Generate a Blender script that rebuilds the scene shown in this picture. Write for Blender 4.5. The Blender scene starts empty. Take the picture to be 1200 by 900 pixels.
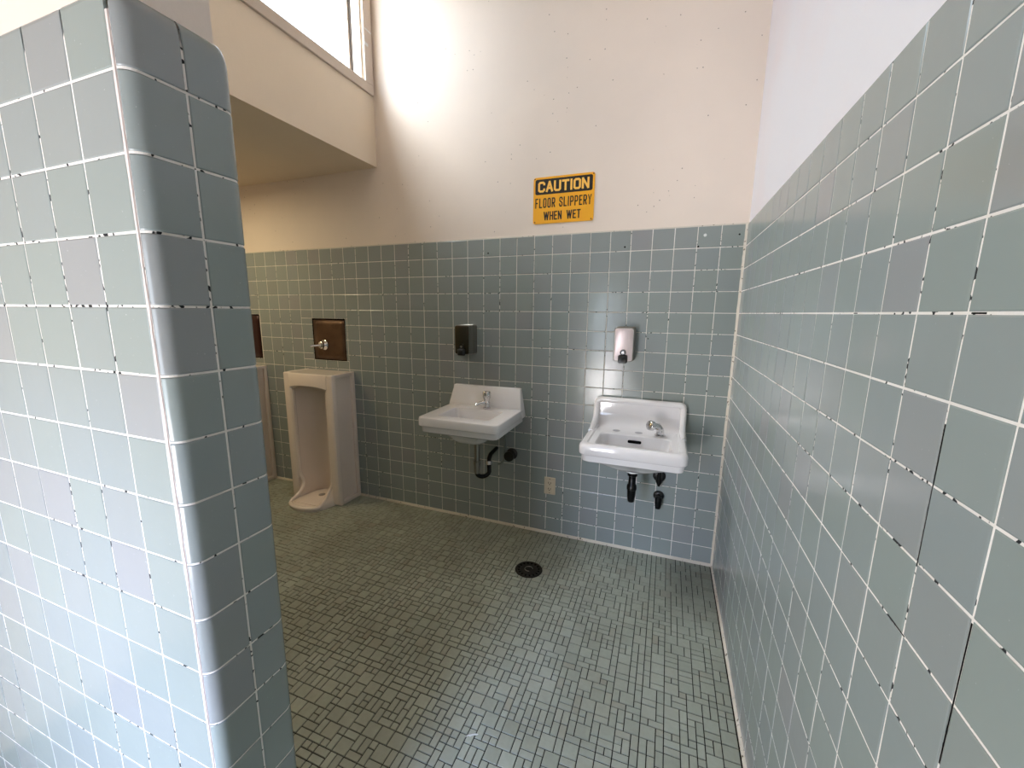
import bpy, bmesh, math, random
from mathutils import Matrix, Vector, Euler

PI = math.pi
T = 0.11                      # one wall tile (with its joint) in metres
FL = -17.0                    # floor, in tiles below the top of the wainscot
scene = bpy.context.scene
col = scene.collection
random.seed(7)

# ------------------------------------------------------------------ camera, world, light, exposure
F_PX, YAW, PITCH, ROLL = 481.9, 0.36523, -0.17700, 0.00913
CX, CY, CZ = -3.0331, -22.0108, -4.0320
def cam_axes():
    cy, sy, cp, sp = math.cos(YAW), math.sin(YAW), math.cos(PITCH), math.sin(PITCH)
    f = Vector((-sy*cp, cy*cp, sp)); r = Vector((cy, sy, 0)); u = r.cross(f)
    cr, sr = math.cos(ROLL), math.sin(ROLL)
    return cr*r + sr*u, -sr*r + cr*u, f
AR, AU, AF = cam_axes()
cam = bpy.data.cameras.new('camera'); cam_o = bpy.data.objects.new('camera', cam); col.objects.link(cam_o)
cam.sensor_width = 36.0; cam.lens = F_PX*36.0/1200.0
cam.shift_x = 3.99/1200.0; cam.shift_y = 1.77/1200.0
cam.clip_start = 0.02
M = Matrix((AR, AU, -AF)).transposed().to_4x4()
M.translation = Vector((CX*T, CY*T, (CZ-FL)*T))
cam_o.matrix_world = M
scene.camera = cam_o

w = bpy.data.worlds.new('world'); scene.world = w; w.use_nodes = True
bg = w.node_tree.nodes['Background']
bg.inputs[0].default_value = (0.78, 0.88, 1.0, 1); bg.inputs[1].default_value = 8.0

def area(name, loc, rot, sx, sy, power, color, spread=180):
    l = bpy.data.lights.new(name, 'AREA'); l.shape = 'RECTANGLE'; l.size = sx*T; l.size_y = sy*T
    l.energy = power; l.color = color; l.spread = math.radians(spread)
    o = bpy.data.objects.new(name, l); col.objects.link(o)
    o.location = (loc[0]*T, loc[1]*T, (loc[2]-FL)*T); o.rotation_euler = rot
    return o
# daylight standing in the open doorway behind the camera, and outside the clerestory window
area('door_sky', (-13.0, -47.0, 9.0), (PI/2 - 0.6, 0, 0), 14.0, 16.0, 560, (0.36, 0.55, 1.0))
area('door_ground', (-13.0, -42.0, -15.0), (PI/2 + 0.75, 0, 0), 13.0, 9.0, 105, (1.0, 0.90, 0.86))
area('window_daylight', (-27.0, -5.0, 22.0), (0, -PI/2 + 0.80, 0), 11.0, 11.0, 230, (1.0, 0.97, 0.93))
# added warm fill light behind the partition, over the urinals; no fixture seen
area('alcove_warm_fill', (-31.0, -8.0, 3.9), (0, 0, 0), 3.0, 3.0, 11, (1.0, 0.82, 0.50))

scene.view_settings.view_transform = 'Standard'
scene.view_settings.look = 'None'
scene.view_settings.gamma = 1.0
scene.view_settings.use_curve_mapping = False
scene.view_settings.exposure = 0.15

# ------------------------------------------------------------------ helpers
def sr(r, g, b):
    f = lambda c: (c/255/12.92) if c/255 <= 0.04045 else ((c/255+0.055)/1.055)**2.4
    return (f(r), f(g), f(b), 1.0)
def W(x, y, z): return Vector((x*T, y*T, (z-FL)*T))
def project(x, y, z):
    d = Vector((x-CX, y-CY, z-CZ)); zz = d.dot(AF)
    if zz < 0.2: return None
    return (596.0+F_PX*d.dot(AR)/zz, 451.8-F_PX*d.dot(AU)/zz)

def mat(name, color, rough=0.5, metal=0.0, spec=0.5, coat=0.0):
    m = bpy.data.materials.new(name); m.use_nodes = True
    b = m.node_tree.nodes['Principled BSDF']
    b.inputs['Base Color'].default_value = color
    b.inputs['Roughness'].default_value = rough
    b.inputs['Metallic'].default_value = metal
    b.inputs['Specular IOR Level'].default_value = spec
    b.inputs['Coat Weight'].default_value = coat
    return m
class NT:
    def __init__(s, m): s.t = m.node_tree; s.b = s.t.nodes['Principled BSDF']
    def n(s, kind, **kw):
        o = s.t.nodes.new(kind)
        for k, v in kw.items():
            if k.startswith('i_'):
                key = k[2:]; o.inputs[int(key) if key.isdigit() else key.replace('_', ' ')].default_value = v
            else: setattr(o, k, v)
        return o
    def l(s, a, b): s.t.links.new(a, b)
    def ramp(s, fac, stops, interp='LINEAR'):
        r = s.n('ShaderNodeValToRGB'); r.color_ramp.interpolation = interp
        e = r.color_ramp.elements
        while len(e) < len(stops): e.new(0.5)
        for q, (p, c) in zip(e, stops): q.position = p; q.color = c
        s.l(fac, r.inputs[0]); return r.outputs[0]
    def mix(s, fac, a, b, mode='MIX'):
        x = s.n('ShaderNodeMix', data_type='RGBA', blend_type=mode)
        if isinstance(fac, (int, float)): x.inputs[0].default_value = fac
        else: s.l(fac, x.inputs[0])
        for i, v in ((6, a), (7, b)):
            if isinstance(v, tuple): x.inputs[i].default_value = v
            else: s.l(v, x.inputs[i])
        return x.outputs[2]
    def noise(s, scale, detail=3, rough=0.5, vec=None):
        o = s.n('ShaderNodeTexNoise'); o.inputs['Scale'].default_value = scale
        o.inputs['Detail'].default_value = detail; o.inputs['Roughness'].default_value = rough
        s.l(vec if vec is not None else s.pos(), o.inputs['Vector']); return o.outputs[0]
    def pos(s):
        if not hasattr(s, '_p'): s._p = s.n('ShaderNodeNewGeometry').outputs['Position']
        return s._p
    def math(s, op, a, b=0.0, clamp=False):
        o = s.n('ShaderNodeMath', operation=op, use_clamp=clamp)
        for i, v in ((0, a), (1, b)):
            if isinstance(v, (int, float)): o.inputs[i].default_value = v
            else: s.l(v, o.inputs[i])
        return o.outputs[0]
    def scale(s, v):
        o = s.n('ShaderNodeVectorMath', operation='MULTIPLY'); s.l(s.pos(), o.inputs[0]); o.inputs[1].default_value = v
        return o.outputs[0]
    def rnd(s):
        g = s.n('ShaderNodeNewGeometry').outputs['Random Per Island']; o = s.n('ShaderNodeObjectInfo').outputs['Random']
        return s.math('FRACT', s.math('ADD', g, o))
    def bump(s, h, strength, dist=0.002):
        o = s.n('ShaderNodeBump'); o.inputs['Strength'].default_value = strength; o.inputs['Distance'].default_value = dist
        s.l(h, o.inputs['Height']); s.l(o.outputs[0], s.b.inputs['Normal'])

def glaze_mat():
    m = mat('tile_glaze', sr(140, 155, 155), 0.16); t = NT(m)
    r = t.rnd()
    c = t.ramp(r, [(0.0, sr(142, 151, 149)), (0.3, sr(144, 153, 150)), (0.5, sr(142, 150, 151)), (0.7, sr(144, 152, 151)),
                   (0.85, sr(145, 151, 151)), (0.95, sr(148, 150, 152)), (1.0, sr(141, 149, 146))])
    n = t.noise(3.0, 3)
    c2 = t.mix(t.math('MULTIPLY', n, 0.12), c, sr(124, 132, 130))
    sp = t.noise(260.0, 2)
    c3 = t.mix(t.math('MULTIPLY', t.math('GREATER_THAN', sp, 0.76), 0.35), c2, sr(210, 214, 214))
    t.l(c3, t.b.inputs['Base Color'])
    t.l(t.math('ADD', t.math('MULTIPLY', t.noise(9.0, 3), 0.16), 0.10), t.b.inputs['Roughness'])
    t.bump(t.noise(28.0, 2), 0.16, 0.002)
    return m
def grout_mat(name, base, dark, thr=0.60):
    m = mat(name, base, 0.85, spec=0.2); t = NT(m)
    patch = t.noise(3.1, 2)                       # areas where the grout has gone
    fine = t.noise(75.0, 1)                       # short dashes inside those areas
    s_ = t.math('ADD', t.math('MULTIPLY', patch, 0.42), t.math('MULTIPLY', fine, 0.88))
    k = t.ramp(s_, [(thr+0.175, (0, 0, 0, 1)), (thr+0.20, (1, 1, 1, 1))])
    tint = t.mix(t.math('MULTIPLY', t.noise(12.0, 4), 0.5), base, sr(196, 186, 176))
    c = t.mix(k, tint, dark)
    t.l(c, t.b.inputs['Base Color'])
    t.bump(t.noise(300, 3), 0.3, 0.001)
    return m
def plaster_mat(name, base, tone2, speckle=True):
    m = mat(name, base, 0.55, spec=0.3); t = NT(m)
    c = t.mix(t.ramp(t.noise(1.3, 4, 0.55), [(0.42, (0, 0, 0, 1)), (0.62, (1, 1, 1, 1))]), base, tone2)
    if speckle:
        v = t.n('ShaderNodeTexVoronoi'); v.inputs['Scale'].default_value = 25.0; t.l(t.pos(), v.inputs['Vector'])
        mask = t.math('LESS_THAN', v.outputs['Distance'], 0.07)
        sc = t.n('ShaderNodeSeparateColor'); t.l(v.outputs['Color'], sc.inputs[0])
        pick = t.math('GREATER_THAN', sc.outputs[0], 0.35)
        mp = t.n('ShaderNodeMapping'); mp.inputs['Rotation'].default_value = (0, 0.5, 0); mp.inputs['Scale'].default_value = (3.2, 1, 0.9); t.l(t.pos(), mp.inputs['Vector'])
        area_ = t.math('GREATER_THAN', t.noise(1.0, 3, 0.6, mp.outputs[0]), 0.48)
        k = t.math('MULTIPLY', t.math('MULTIPLY', mask, pick), t.math('MULTIPLY', area_, 0.75))
        c = t.mix(k, c, sr(92, 78, 66))
    t.l(c, t.b.inputs['Base Color'])
    t.bump(t.noise(36, 5, 0.6), 0.16, 0.003)
    return m

M_TILE = glaze_mat()
M_GROUT = grout_mat('white_grout', sr(236, 232, 228), sr(30, 32, 34))
M_CAULK = grout_mat('caulk', sr(214, 206, 192), sr(120, 108, 96), 0.64)
M_CREAM = plaster_mat('cream_paint', sr(234, 220, 207), sr(228, 215, 203))
M_CREAM2 = plaster_mat('cream_paint_plain', sr(234, 217, 194), sr(228, 212, 191), False)
M_WHITE = plaster_mat('white_paint', sr(226, 224, 228), sr(228, 220, 222), False)
M_TRIMPAINT = plaster_mat('trim_paint', sr(206, 192, 178), sr(196, 180, 168), False)
def floor_tile_mat():
    m = mat('floor_mosaic', sr(120, 124, 108), 0.42); t = NT(m)
    c = t.ramp(t.rnd(), [(0.0, sr(158, 164, 150)), (0.3, sr(170, 174, 160)), (0.6, sr(162, 168, 154)), (0.85, sr(174, 180, 166)), (1.0, sr(160, 160, 144))])
    n = t.noise(2.2, 4, 0.6)
    c = t.mix(t.math('MULTIPLY', t.ramp(n, [(0.40, (0, 0, 0, 1)), (0.75, (1, 1, 1, 1))]), 0.45), c, sr(100, 92, 66))
    c = t.mix(t.math('MULTIPLY', t.noise(60, 3), 0.25), c, sr(84, 84, 70))
    t.l(c, t.b.inputs['Base Color']); t.l(t.math('ADD', t.math('MULTIPLY', t.noise(20, 3), 0.3), 0.28), t.b.inputs['Roughness'])
    t.bump(t.noise(120, 3), 0.2, 0.001)
    return m
M_FLOOR = floor_tile_mat()
M_FGROUT = mat('floor_grout', sr(34, 33, 28), 0.9, spec=0.1)
def porcelain(name, base):
    m = mat(name, base, 0.12, coat=0.3); t = NT(m)
    c = t.mix(t.math('MULTIPLY', t.noise(7.0, 4), 0.18), base, sr(196, 188, 176)); t.l(c, t.b.inputs['Base Color'])
    return m
M_PORC = porcelain('white_porcelain', sr(236, 234, 236))
M_PORC2 = porcelain('aged_porcelain', sr(232, 218, 208))
M_CHROME = mat('chrome', sr(210, 210, 212), 0.12, 1.0)
def brushed(name, base, rough):
    m = mat(name, base, rough, 1.0); t = NT(m)
    c = t.mix(t.noise(30, 4, 0.6, t.scale((4, 4, 0.4))), base, tuple(list(Vector(base[:3])*0.72)+[1])); t.l(c, t.b.inputs['Base Color'])
    return m
M_STEEL = brushed('brushed_steel', sr(222, 208, 208), 0.45)
M_DSTEEL = brushed('dull_steel', sr(150, 146, 138), 0.30)
M_DFACE = brushed('dark_steel', sr(104, 98, 88), 0.22)
M_RUST = None
def rust_mat():
    m = mat('tarnished_brown_metal', sr(70, 50, 38), 0.32, 0.55); t = NT(m)
    c = t.ramp(t.noise(7.0, 3, 0.5), [(0.3, sr(74, 54, 40)), (0.6, sr(104, 80, 62)), (0.8, sr(132, 108, 90))]); t.l(c, t.b.inputs['Base Color'])
    return m
M_RUST = rust_mat()
M_DRED = mat('dark_maroon_metal', sr(48, 16, 16), 0.4, 0.3)
M_BLACK = mat('black_plastic', sr(16, 16, 17), 0.35)
M_PIPE = mat('blackened_pipe', sr(34, 35, 36), 0.28, 0.8)
M_HOLE = mat('dark_hole', sr(8, 8, 8), 0.9, spec=0.1)
M_IRON = mat('cast_iron', sr(40, 36, 30), 0.55, 0.6)
M_IVORY = mat('ivory_plastic', sr(206, 192, 168), 0.35)
M_YELLOW = mat('sign_yellow', sr(246, 176, 32), 0.35)
M_LETTER = mat('sign_black', sr(22, 16, 16), 0.4)
M_LETTER2 = mat('sign_letter_yellow', sr(250, 196, 90), 0.4)
M_SCREW = mat('rusty_screw', sr(104, 70, 50), 0.5, 0.6)
M_GRAYCAP = mat('grey_cap', sr(150, 150, 156), 0.35, 0.4)
M_TUBE = mat('grey_supply_tube', sr(120, 126, 122), 0.3, 0.6)
M_SCRAP = mat('white_scrap', sr(214, 216, 214), 0.7)
M_FRAMEW = mat('window_frame_paint', sr(232, 220, 206), 0.5)
M_GAP = mat('window_gap', sr(70, 58, 50), 0.8)
def glass_mat():
    m = bpy.data.materials.new('window_glass'); m.use_nodes = True; nt = m.node_tree
    nt.nodes.remove(nt.nodes['Principled BSDF'])
    out = nt.nodes['Material Output']
    tr = nt.nodes.new('ShaderNodeBsdfTransparent'); tr.inputs[0].default_value = (0.93, 0.97, 1.0, 1)
    gl = nt.nodes.new('ShaderNodeBsdfGlossy'); gl.inputs['Roughness'].default_value = 0.03
    mx = nt.nodes.new('ShaderNodeMixShader')
    mx.inputs[0].default_value = 0.05; nt.links.new(tr.outputs[0], mx.inputs[1]); nt.links.new(gl.outputs[0], mx.inputs[2])
    nt.links.new(mx.outputs[0], out.inputs[0])
    return m
M_GLASS = glass_mat()

BASE = {}
class G:                      # a mesh under construction, in tile units of the room
    def __init__(s): s.v = []; s.f = []
    def add(s, v, f):
        o = len(s.v); s.v += [tuple(q) for q in v]; s.f += [tuple(i+o for i in q) for q in f]
    def box(s, x0, x1, y0, y1, z0, z1):
        v = [(x, y, z) for x in (x0, x1) for y in (y0, y1) for z in (z0, z1)]
        s.add(v, [(0, 1, 3, 2), (4, 6, 7, 5), (0, 4, 5, 1), (2, 3, 7, 6), (0, 2, 6, 4), (1, 5, 7, 3)])
    def loft(s, loops, cap0=True, cap1=True):
        n = len(loops[0]); v = [p for l in loops for p in l]; f = []
        for i in range(len(loops)-1):
            for j in range(n):
                f.append((i*n+j, i*n+(j+1) % n, (i+1)*n+(j+1) % n, (i+1)*n+j))
        if cap0: f.append(tuple(reversed(range(n))))
        if cap1: f.append(tuple(range((len(loops)-1)*n, len(loops)*n)))
        s.add(v, f)
    def tube(s, pts, r, n=12, cap=True):
        pts = [Vector(p) for p in pts]; rs = r if isinstance(r, (list, tuple)) else [r]*len(pts)
        loops = []; up = None
        for i, p in enumerate(pts):
            d = (pts[min(i+1, len(pts)-1)]-pts[max(i-1, 0)]).normalized()
            if up is None: up = d.orthogonal().normalized()
            else:
                up = (up - d*up.dot(d)); up = up.normalized() if up.length > 1e-6 else d.orthogonal().normalized()
            q = d.cross(up)
            loops.append([p + (up*math.cos(a)+q*math.sin(a))*rs[i] for a in [2*PI*k/n for k in range(n)]])
        s.loft(loops, cap, cap)
    def extrude_x(s, prof, x0, x1):      # prof: list of (y, z)
        s.loft([[(x, y, z) for y, z in prof] for x in (x0, x1)])
    def build(s, name, m, parent=None, smooth=False, bevel=0.0, seg=2, base=None, angle=40):
        me = bpy.data.meshes.new(name)
        off = Vector(base) if base is not None else (Vector(BASE[parent.name]) if parent is not None and parent.name in BASE else Vector((0, 0, 0)))
        bo = W(*off) if off.length else Vector((0, 0, 0))
        me.from_pydata([tuple(W(*p)-bo) for p in s.v], [], s.f); me.validate()
        b = bmesh.new(); b.from_mesh(me); bmesh.ops.recalc_face_normals(b, faces=b.faces[:])
        if bevel:
            es = [e for e in b.edges if len(e.link_faces) == 2 and e.calc_face_angle(0) > math.radians(35)]
            bmesh.ops.bevel(b, geom=es, offset=bevel*T, segments=seg, profile=0.5, affect='EDGES', clamp_overlap=True)
        if smooth:
            for f in b.faces: f.smooth = True
            for e in b.edges:
                if len(e.link_faces) == 2 and e.calc_face_angle(0) > math.radians(angle): e.smooth = False
        b.to_mesh(me); b.free()
        me.materials.append(m)
        o = bpy.data.objects.new(name, me); col.objects.link(o)
        if parent is not None:
            o.parent = parent
            if off.length: BASE[o.name] = tuple(off)
        elif base is not None: o.location = bo
        return o
def thing(name, label, cat, base, group=None):
    o = bpy.data.objects.new(name, None); col.objects.link(o); o.empty_display_size = 0.05
    o.location = W(*base); o['label'] = label; o['category'] = cat
    BASE[o.name] = base
    if group: o['group'] = group
    return o
def structure(o): o['kind'] = 'structure'; return o
def child_struct(o): return o

# ------------------------------------------------------------------ tiles
JW = 0.029                     # joint width
def grid_patch(us, vs, fn):
    v = [fn(a, b) for b in vs for a in us]; n = len(us)
    f = [(j*n+i, j*n+i+1, (j+1)*n+i+1, (j+1)*n+i) for j in range(len(vs)-1) for i in range(n-1)]
    return v, f
def flat_tile(wd, ht, topr=0.0):
    """a cushion-edged tile in its own frame: x right, y up, z out of the wall; faces at z=0"""
    hx, hy = wd/2-JW/2, ht/2-JW/2
    us = [-hx, -hx+0.004, -hx+0.022, hx-0.022, hx-0.004, hx]
    vs = [-hy, -hy+0.004, -hy+0.022, hy-0.022, hy-0.004, hy]
    if topr: vs = [-hy, -hy+0.004, -hy+0.022] + [hy-topr+topr*math.sin(a) for a in [0, .4, .8, 1.15, PI/2]] + [hy]
    dm = {0: 0.035, 1: 0.007, 2: 0.0}
    def fn(a, b):
        i = min(us.index(a), len(us)-1-us.index(a)); d = dm[min(i, 2)]
        j = vs.index(b)
        if topr:
            if j < 3: d = max(d, dm[j])
            else:
                q = min(1.0, max(0.0, (b-(hy-topr))/topr)); d = max(d, topr*(1-math.sqrt(max(0, 1-q*q))))
                if j == len(vs)-1: d = topr+0.02
        else: d = max(d, dm[min(j, len(vs)-1-j, 2)])
        return (a, b, -d)
    return grid_patch(us, vs, fn)
TILE_MESH = {}
def tile_mesh(wd, ht, topr):
    k = (round(wd, 3), round(ht, 3), topr)
    if k not in TILE_MESH:
        v, f = flat_tile(*k)
        me = bpy.data.meshes.new('tile'); me.from_pydata([(a*T, b*T, c*T) for a, b, c in v], [], f)
        me.materials.append(M_TILE); me.update()
        TILE_MESH[k] = me
    return TILE_MESH[k]
def subtract(rects, hole):
    out = []
    a0, a1, b0, b1 = hole
    for (x0, x1, y0, y1) in rects:
        if x1 <= a0 or x0 >= a1 or y1 <= b0 or y0 >= b1: out.append((x0, x1, y0, y1)); continue
        if y1 > b1: out.append((x0, x1, b1, y1))
        if y0 < b0: out.append((x0, x1, y0, b0))
        m0, m1 = max(y0, b0), min(y1, b1)
        if x0 < a0: out.append((x0, a0, m0, m1))
        if x1 > a1: out.append((a1, x1, m0, m1))
    return [r for r in out if r[1]-r[0] > 0.1 and r[3]-r[2] > 0.1]
def lay_tiles(parent, rects, to_world, rot, visible, toprow=True, rr=0.06):
    """rects in the wall's own (a, z); to_world(a, z) -> room point; the biggest in view become tile objects"""
    items = []
    for (a0, a1, z0, z1) in rects:
        c = to_world((a0+a1)/2, (z0+z1)/2)
        pr = [project(*to_world(a, z)) for a, z in ((a0, z0), (a1, z0), (a1, z1), (a0, z1))]
        s = 0
        if all(pr) and visible((a0+a1)/2):
            s = abs(sum(pr[i][0]*pr[(i+1) % 4][1]-pr[(i+1) % 4][0]*pr[i][1] for i in range(4)))/2
            if not any(-5 < q[0] < 1205 and -5 < q[1] < 905 for q in pr): s = 0
        items.append((s, (a0, a1, z0, z1), c))
    items.sort(key=lambda q: -q[0])
    rest = G(); E3 = Euler(rot).to_matrix()
    for i, (s, (a0, a1, z0, z1), c) in enumerate(items):
        top = rr if (toprow and z1 > -0.2) else 0.0
        wd, ht = a1-a0, z1-z0
        jit = Euler((random.gauss(0, .0035), random.gauss(0, .0035), random.gauss(0, .002)))
        if i < 300 and s > 0:
            o = bpy.data.objects.new('tile', tile_mesh(wd, ht, top)); col.objects.link(o); o.parent = parent
            o.matrix_local = Matrix.Translation(W(*c)) @ (E3 @ jit.to_matrix()).to_4x4()
        else:
            v, f = flat_tile(wd, ht, top)
            mm = E3 @ jit.to_matrix()
            rest.add([tuple(Vector(c) + mm @ Vector(p)) for p in v], f)
    if rest.v:
        o = rest.build('tile_field', M_TILE, parent); o['kind'] = 'stuff'
RX = PI/2

# ------------------------------------------------------------------ room shell
ZC = 16.5                      # ceiling
YF, XL = -32.5, -38.0          # wall with the door behind the camera, far left wall
XS = -20.1                     # plane of the clerestory wall
ZA = 4.46                      # underside of the low alcove ceiling
XE, YP0, YP1 = -9.675, -18.336, -16.84   # partition: end face, near face, far face

g = G(); g.box(XL-1.5, 1.5, YF-1.5, 1.5, FL-1.2, FL-0.03); floor = structure(g.build('floor', M_FGROUT))
g = G(); g.box(XL-1.5, 1.5, 0.05, 1.5, FL-0.03, ZA+0.8); g.box(XS-1.6, 1.5, 0.05, 1.5, ZA+0.8, ZC); wall_back = structure(g.build('wall_back', M_CREAM))
g = G(); g.box(0.05, 1.5, YF-1.5, 0.05, FL-0.03, ZC); wall_right = structure(g.build('wall_right', M_WHITE))
g = G(); g.box(XL-1.5, XL, YP0-1, 0.05, FL-0.03, ZA+0.8); g.box(XS-1.6, XS-0.4, YF-1.5, YP0+0.12, FL-0.03, ZC); structure(g.build('wall_left', M_CREAM2))
DX0, DX1, DZ = -15.6, -9.2, -1.4
g = G(); g.box(XS-1.6, DX0, YF-1.5, YF, FL-0.03, ZC); g.box(DX1, 0.05, YF-1.5, YF, FL-0.03, ZC); g.box(DX0, DX1, YF-1.5, YF, DZ, ZC)
structure(g.build('wall_front', M_CREAM2))
g = G()
for a, b, c, d in ((DX0-0.6, DX0, FL, DZ+0.6), (DX1, DX1+0.6, FL, DZ+0.6), (DX0, DX1, DZ, DZ+0.6)): g.box(a, b, YF, YF+0.15, c, d)
structure(g.build('trim_1', M_TRIMPAINT))
g = G(); g.box(XS-1.6, 1.5, YF-1.5, 1.5, ZC, ZC+1); structure(g.build('ceiling', M_CREAM2))
g = G(); g.box(XL, XS-1.6, YP1-0.2, 0.05, ZA, ZA+0.8); structure(g.build('ceiling_alcove', M_CREAM2))
# clerestory wall with the window opening
WY0, WY1, WZ0, WZ1 = -13.0, -0.75, 8.76, 15.2
g = G()
g.box(XS-1.6, XS, YP1-0.2, 0.05, ZA, WZ0); g.box(XS-1.6, XS, YP1-0.2, 0.05, WZ1, ZC)
g.box(XS-1.6, XS, YP1-0.2, WY0, WZ0, WZ1); g.box(XS-1.6, XS, WY1, 0.05, WZ0, WZ1)
structure(g.build('wall_clerestory', M_CREAM2))
# partition core
g = G(); g.box(XL, XE-0.15, YP0+0.12, YP1-0.17, FL-0.03, ZA+0.8); g.box(XS-1.6, XE-0.15, YP0+0.12, YP1-0.17, ZA+0.8, ZC); wall_part = structure(g.build('wall_partition', M_CREAM))

# window
g = G(); f_ = 0.14
g.box(XS, XS+f_, WY0-0.55, WY1+0.67, WZ0-0.52, WZ0); g.box(XS, XS+f_, WY1, WY1+0.67, WZ0, WZ1+0.5)
g.box(XS, XS+f_, WY0-0.55, WY0, WZ0, WZ1+0.5); g.box(XS, XS+f_, WY0, WY1, WZ1, WZ1+0.5)
win = structure(g.build('window_1', M_TRIMPAINT, bevel=0.02))
g = G(); xa, xb = XS-0.62, XS-0.05
g.box(xa, xb, WY1-0.10, WY1, WZ0, WZ1); g.box(xa, xb, WY0, WY0+0.10, WZ0, WZ1); g.box(xa, xb, WY0, WY1, WZ1-0.1, WZ1); g.box(xa-0.9, xb, WY0, WY1, WZ0, WZ0+0.04)
g.build('window_stop', M_FRAMEW, win, bevel=0.02)
g = G(); g.box(xa-0.10, xa, WY1-0.14, WY1, WZ0, WZ1); g.build('window_gap_strip', M_GAP, win)  # dark gap between stop and sash, put in as a coloured strip
def sash(y0, y1):
    g = G(); xo, xi = XS-1.15, XS-0.74; t_ = 0.14
    g.box(xo, xi, y0, y0+t_, WZ0, WZ1); g.box(xo, xi, y1-t_, y1, WZ0, WZ1)
    g.box(xo, xi, y0+t_, y1-t_, WZ0, WZ0+0.12); g.box(xo, xi, y0+t_, y1-t_, WZ1-0.3, WZ1)
    s_ = g.build('window_sash', M_TRIMPAINT, win, bevel=0.02)
    g = G(); g.box(XS-0.98, XS-0.94, y0+t_, y1-t_, WZ0+0.12, WZ1-0.3); g.build('pane', M_GLASS, s_)
sash(-6.9-0.0, WY1-0.10); sash(WY0+0.1, -6.9)
g = G(); g.box(XS+f_, XS+f_+0.01, WY1+0.05, WY1+0.62, 11.4, 11.46); g.box(XS+f_, XS+f_+0.012, WY1-0.0, WY1+0.3, 10.6, 10.75); g.build('tape_scrap', M_SCRAP, win)

# grout beds
g = G(); g.box(XL, 0.05, 0.012, 0.05, FL-0.03, -0.05); g.build('grout_bed', M_GROUT, wall_back)
g = G(); g.box(0.012, 0.05, YF, 0.012, FL-0.03, -0.05); g.build('grout_bed', M_GROUT, wall_right)

# back wall tiles; grid lines at x = -(0.035+i)
def rows(z_top=0.0): return [(-(k+1) if k < 16 else FL, -k if k else z_top) for k in range(17)]
PL1 = (-26.06, -23.2, -7.43, -4.58)          # recessed flush panels
PL2 = (-33.96, -31.1, -7.60, -4.36)
cols = [(-1.035, -0.07)] + [(-(i+1.035), -(i+0.035)) for i in range(1, 37)]
rects = [(a, b, z0, z1) for (a, b) in cols for (z0, z1) in rows()]
rects = subtract(subtract(rects, PL1), PL2)
lay_tiles(wall_back, rects, lambda a, z: (a, 0.0, z), (RX, 0, 0), lambda a: a > -32.2)
# right wall tiles; grid lines at y = -15.96+i ; in the wall's frame a = -y
cols = [(0.07, 0.962)] + [(i-1+0.962, i+0.962) for i in range(1, 31)]
rects = [(a, b, z0, z1) for (a, b) in cols for (z0, z1) in rows()]
lay_tiles(wall_right, rects, lambda a, z: (0.0, -a, z), (RX, 0, -RX), lambda a: True)
for y_, z0_, z1_ in ((-15.96, -7.05, -5.25), (-16.96, -8.75, -7.05), (-9.96, -9.6, -8.1), (-17.96, -2.7, -1.9)):      # joints that have lost their grout
    g = G(); g.box(0.0095, 0.02, y_-0.011, y_+0.009, z0_, z1_); g.build('open_joint', M_HOLE, wall_right)
for y0_, y1_, z_ in ((-16.25, -16.02, -4.0), (-13.1, -12.95, -4.0), (-17.0, -16.85, -2.0), (-16.0, -15.7, -8.0)):
    g = G(); g.box(0.0095, 0.02, y0_, y1_, z_-0.010, z_+0.009); g.build('open_joint', M_HOLE, wall_right)
# partition: near face, far face and end
def ppath(s, inset=0.0):
    """plan path round the free end: s<0 along the near face, then the two rounded corners"""
    r = 0.2; q = PI/2*r; L = (YP1-YP0)-2*r
    if s <= 0: return Vector((XE-r+s, YP0+inset))
    if s < q:
        a = s/r; return Vector((XE-r+(r-inset)*math.sin(a), YP0+r-(r-inset)*math.cos(a)))
    s -= q
    if s < L: return Vector((XE-inset, YP0+r+s))
    s -= L
    if s < q:
        a = s/r; return Vector((XE-r+(r-inset)*math.cos(a), YP1-r+(r-inset)*math.sin(a)))
    return Vector((XE-r-(s-q), YP1-inset))
PQ = PI/2*0.2; PLn = (YP1-YP0)-0.4; PTOT = 2*PQ+PLn
g = G()
ss = [-26.0] + [PQ*i/6 for i in range(7)] + [PQ+PLn*0.5] + [PQ+PLn+PQ*i/6 for i in range(7)] + [PTOT+26.0]
g.loft([[(*ppath(s, d_), z) for s in ss] for d_, z in ((0.012, FL-0.03), (0.012, -0.46), (0.028, -0.36), (0.075, -0.22), (0.125, -0.13))])
g.build('grout_bed', M_GROUT, wall_part)
def bull_tile(s0, s1, z0, z1, top):
    a0, a1 = s0+JW/2, s1-JW/2
    us = [a0, a0+.004, a0+.022, a0+.027] + [a0+.022+(a1-a0-.044)*i/16 for i in range(1, 16)] + [a1-.027, a1-.022, a1-.004, a1]
    b0, b1 = z0+JW/2, z1-(0 if top else JW/2)
    vs = [b0, b0+.004, b0+.022, b0+.027]
    if top: vs += [b1-0.30+0.30*math.sin(q) for q in (0, .3, .6, .9, 1.15, 1.35, PI/2)]
    else: vs += [b1-.027, b1-.022, b1-.004, b1]
    dm = [0.035, 0.007, 0.0]
    def fn(a, b):
        i = us.index(a); j = vs.index(b); d = dm[min(i, len(us)-1-i, 2)]
        if top:
            if j < 3: d = max(d, dm[j])
            else:
                q = max(0, min(1, (b-(b1-.30))/.30)); d = max(d, 0.145*(1-math.sqrt(max(0, 1-q*q))))
        else: d = max(d, dm[min(j, len(vs)-1-j, 2)])
        return (*ppath(a, d), b)
    return grid_patch(us, vs, fn)
mids = PQ+PLn/2
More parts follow.
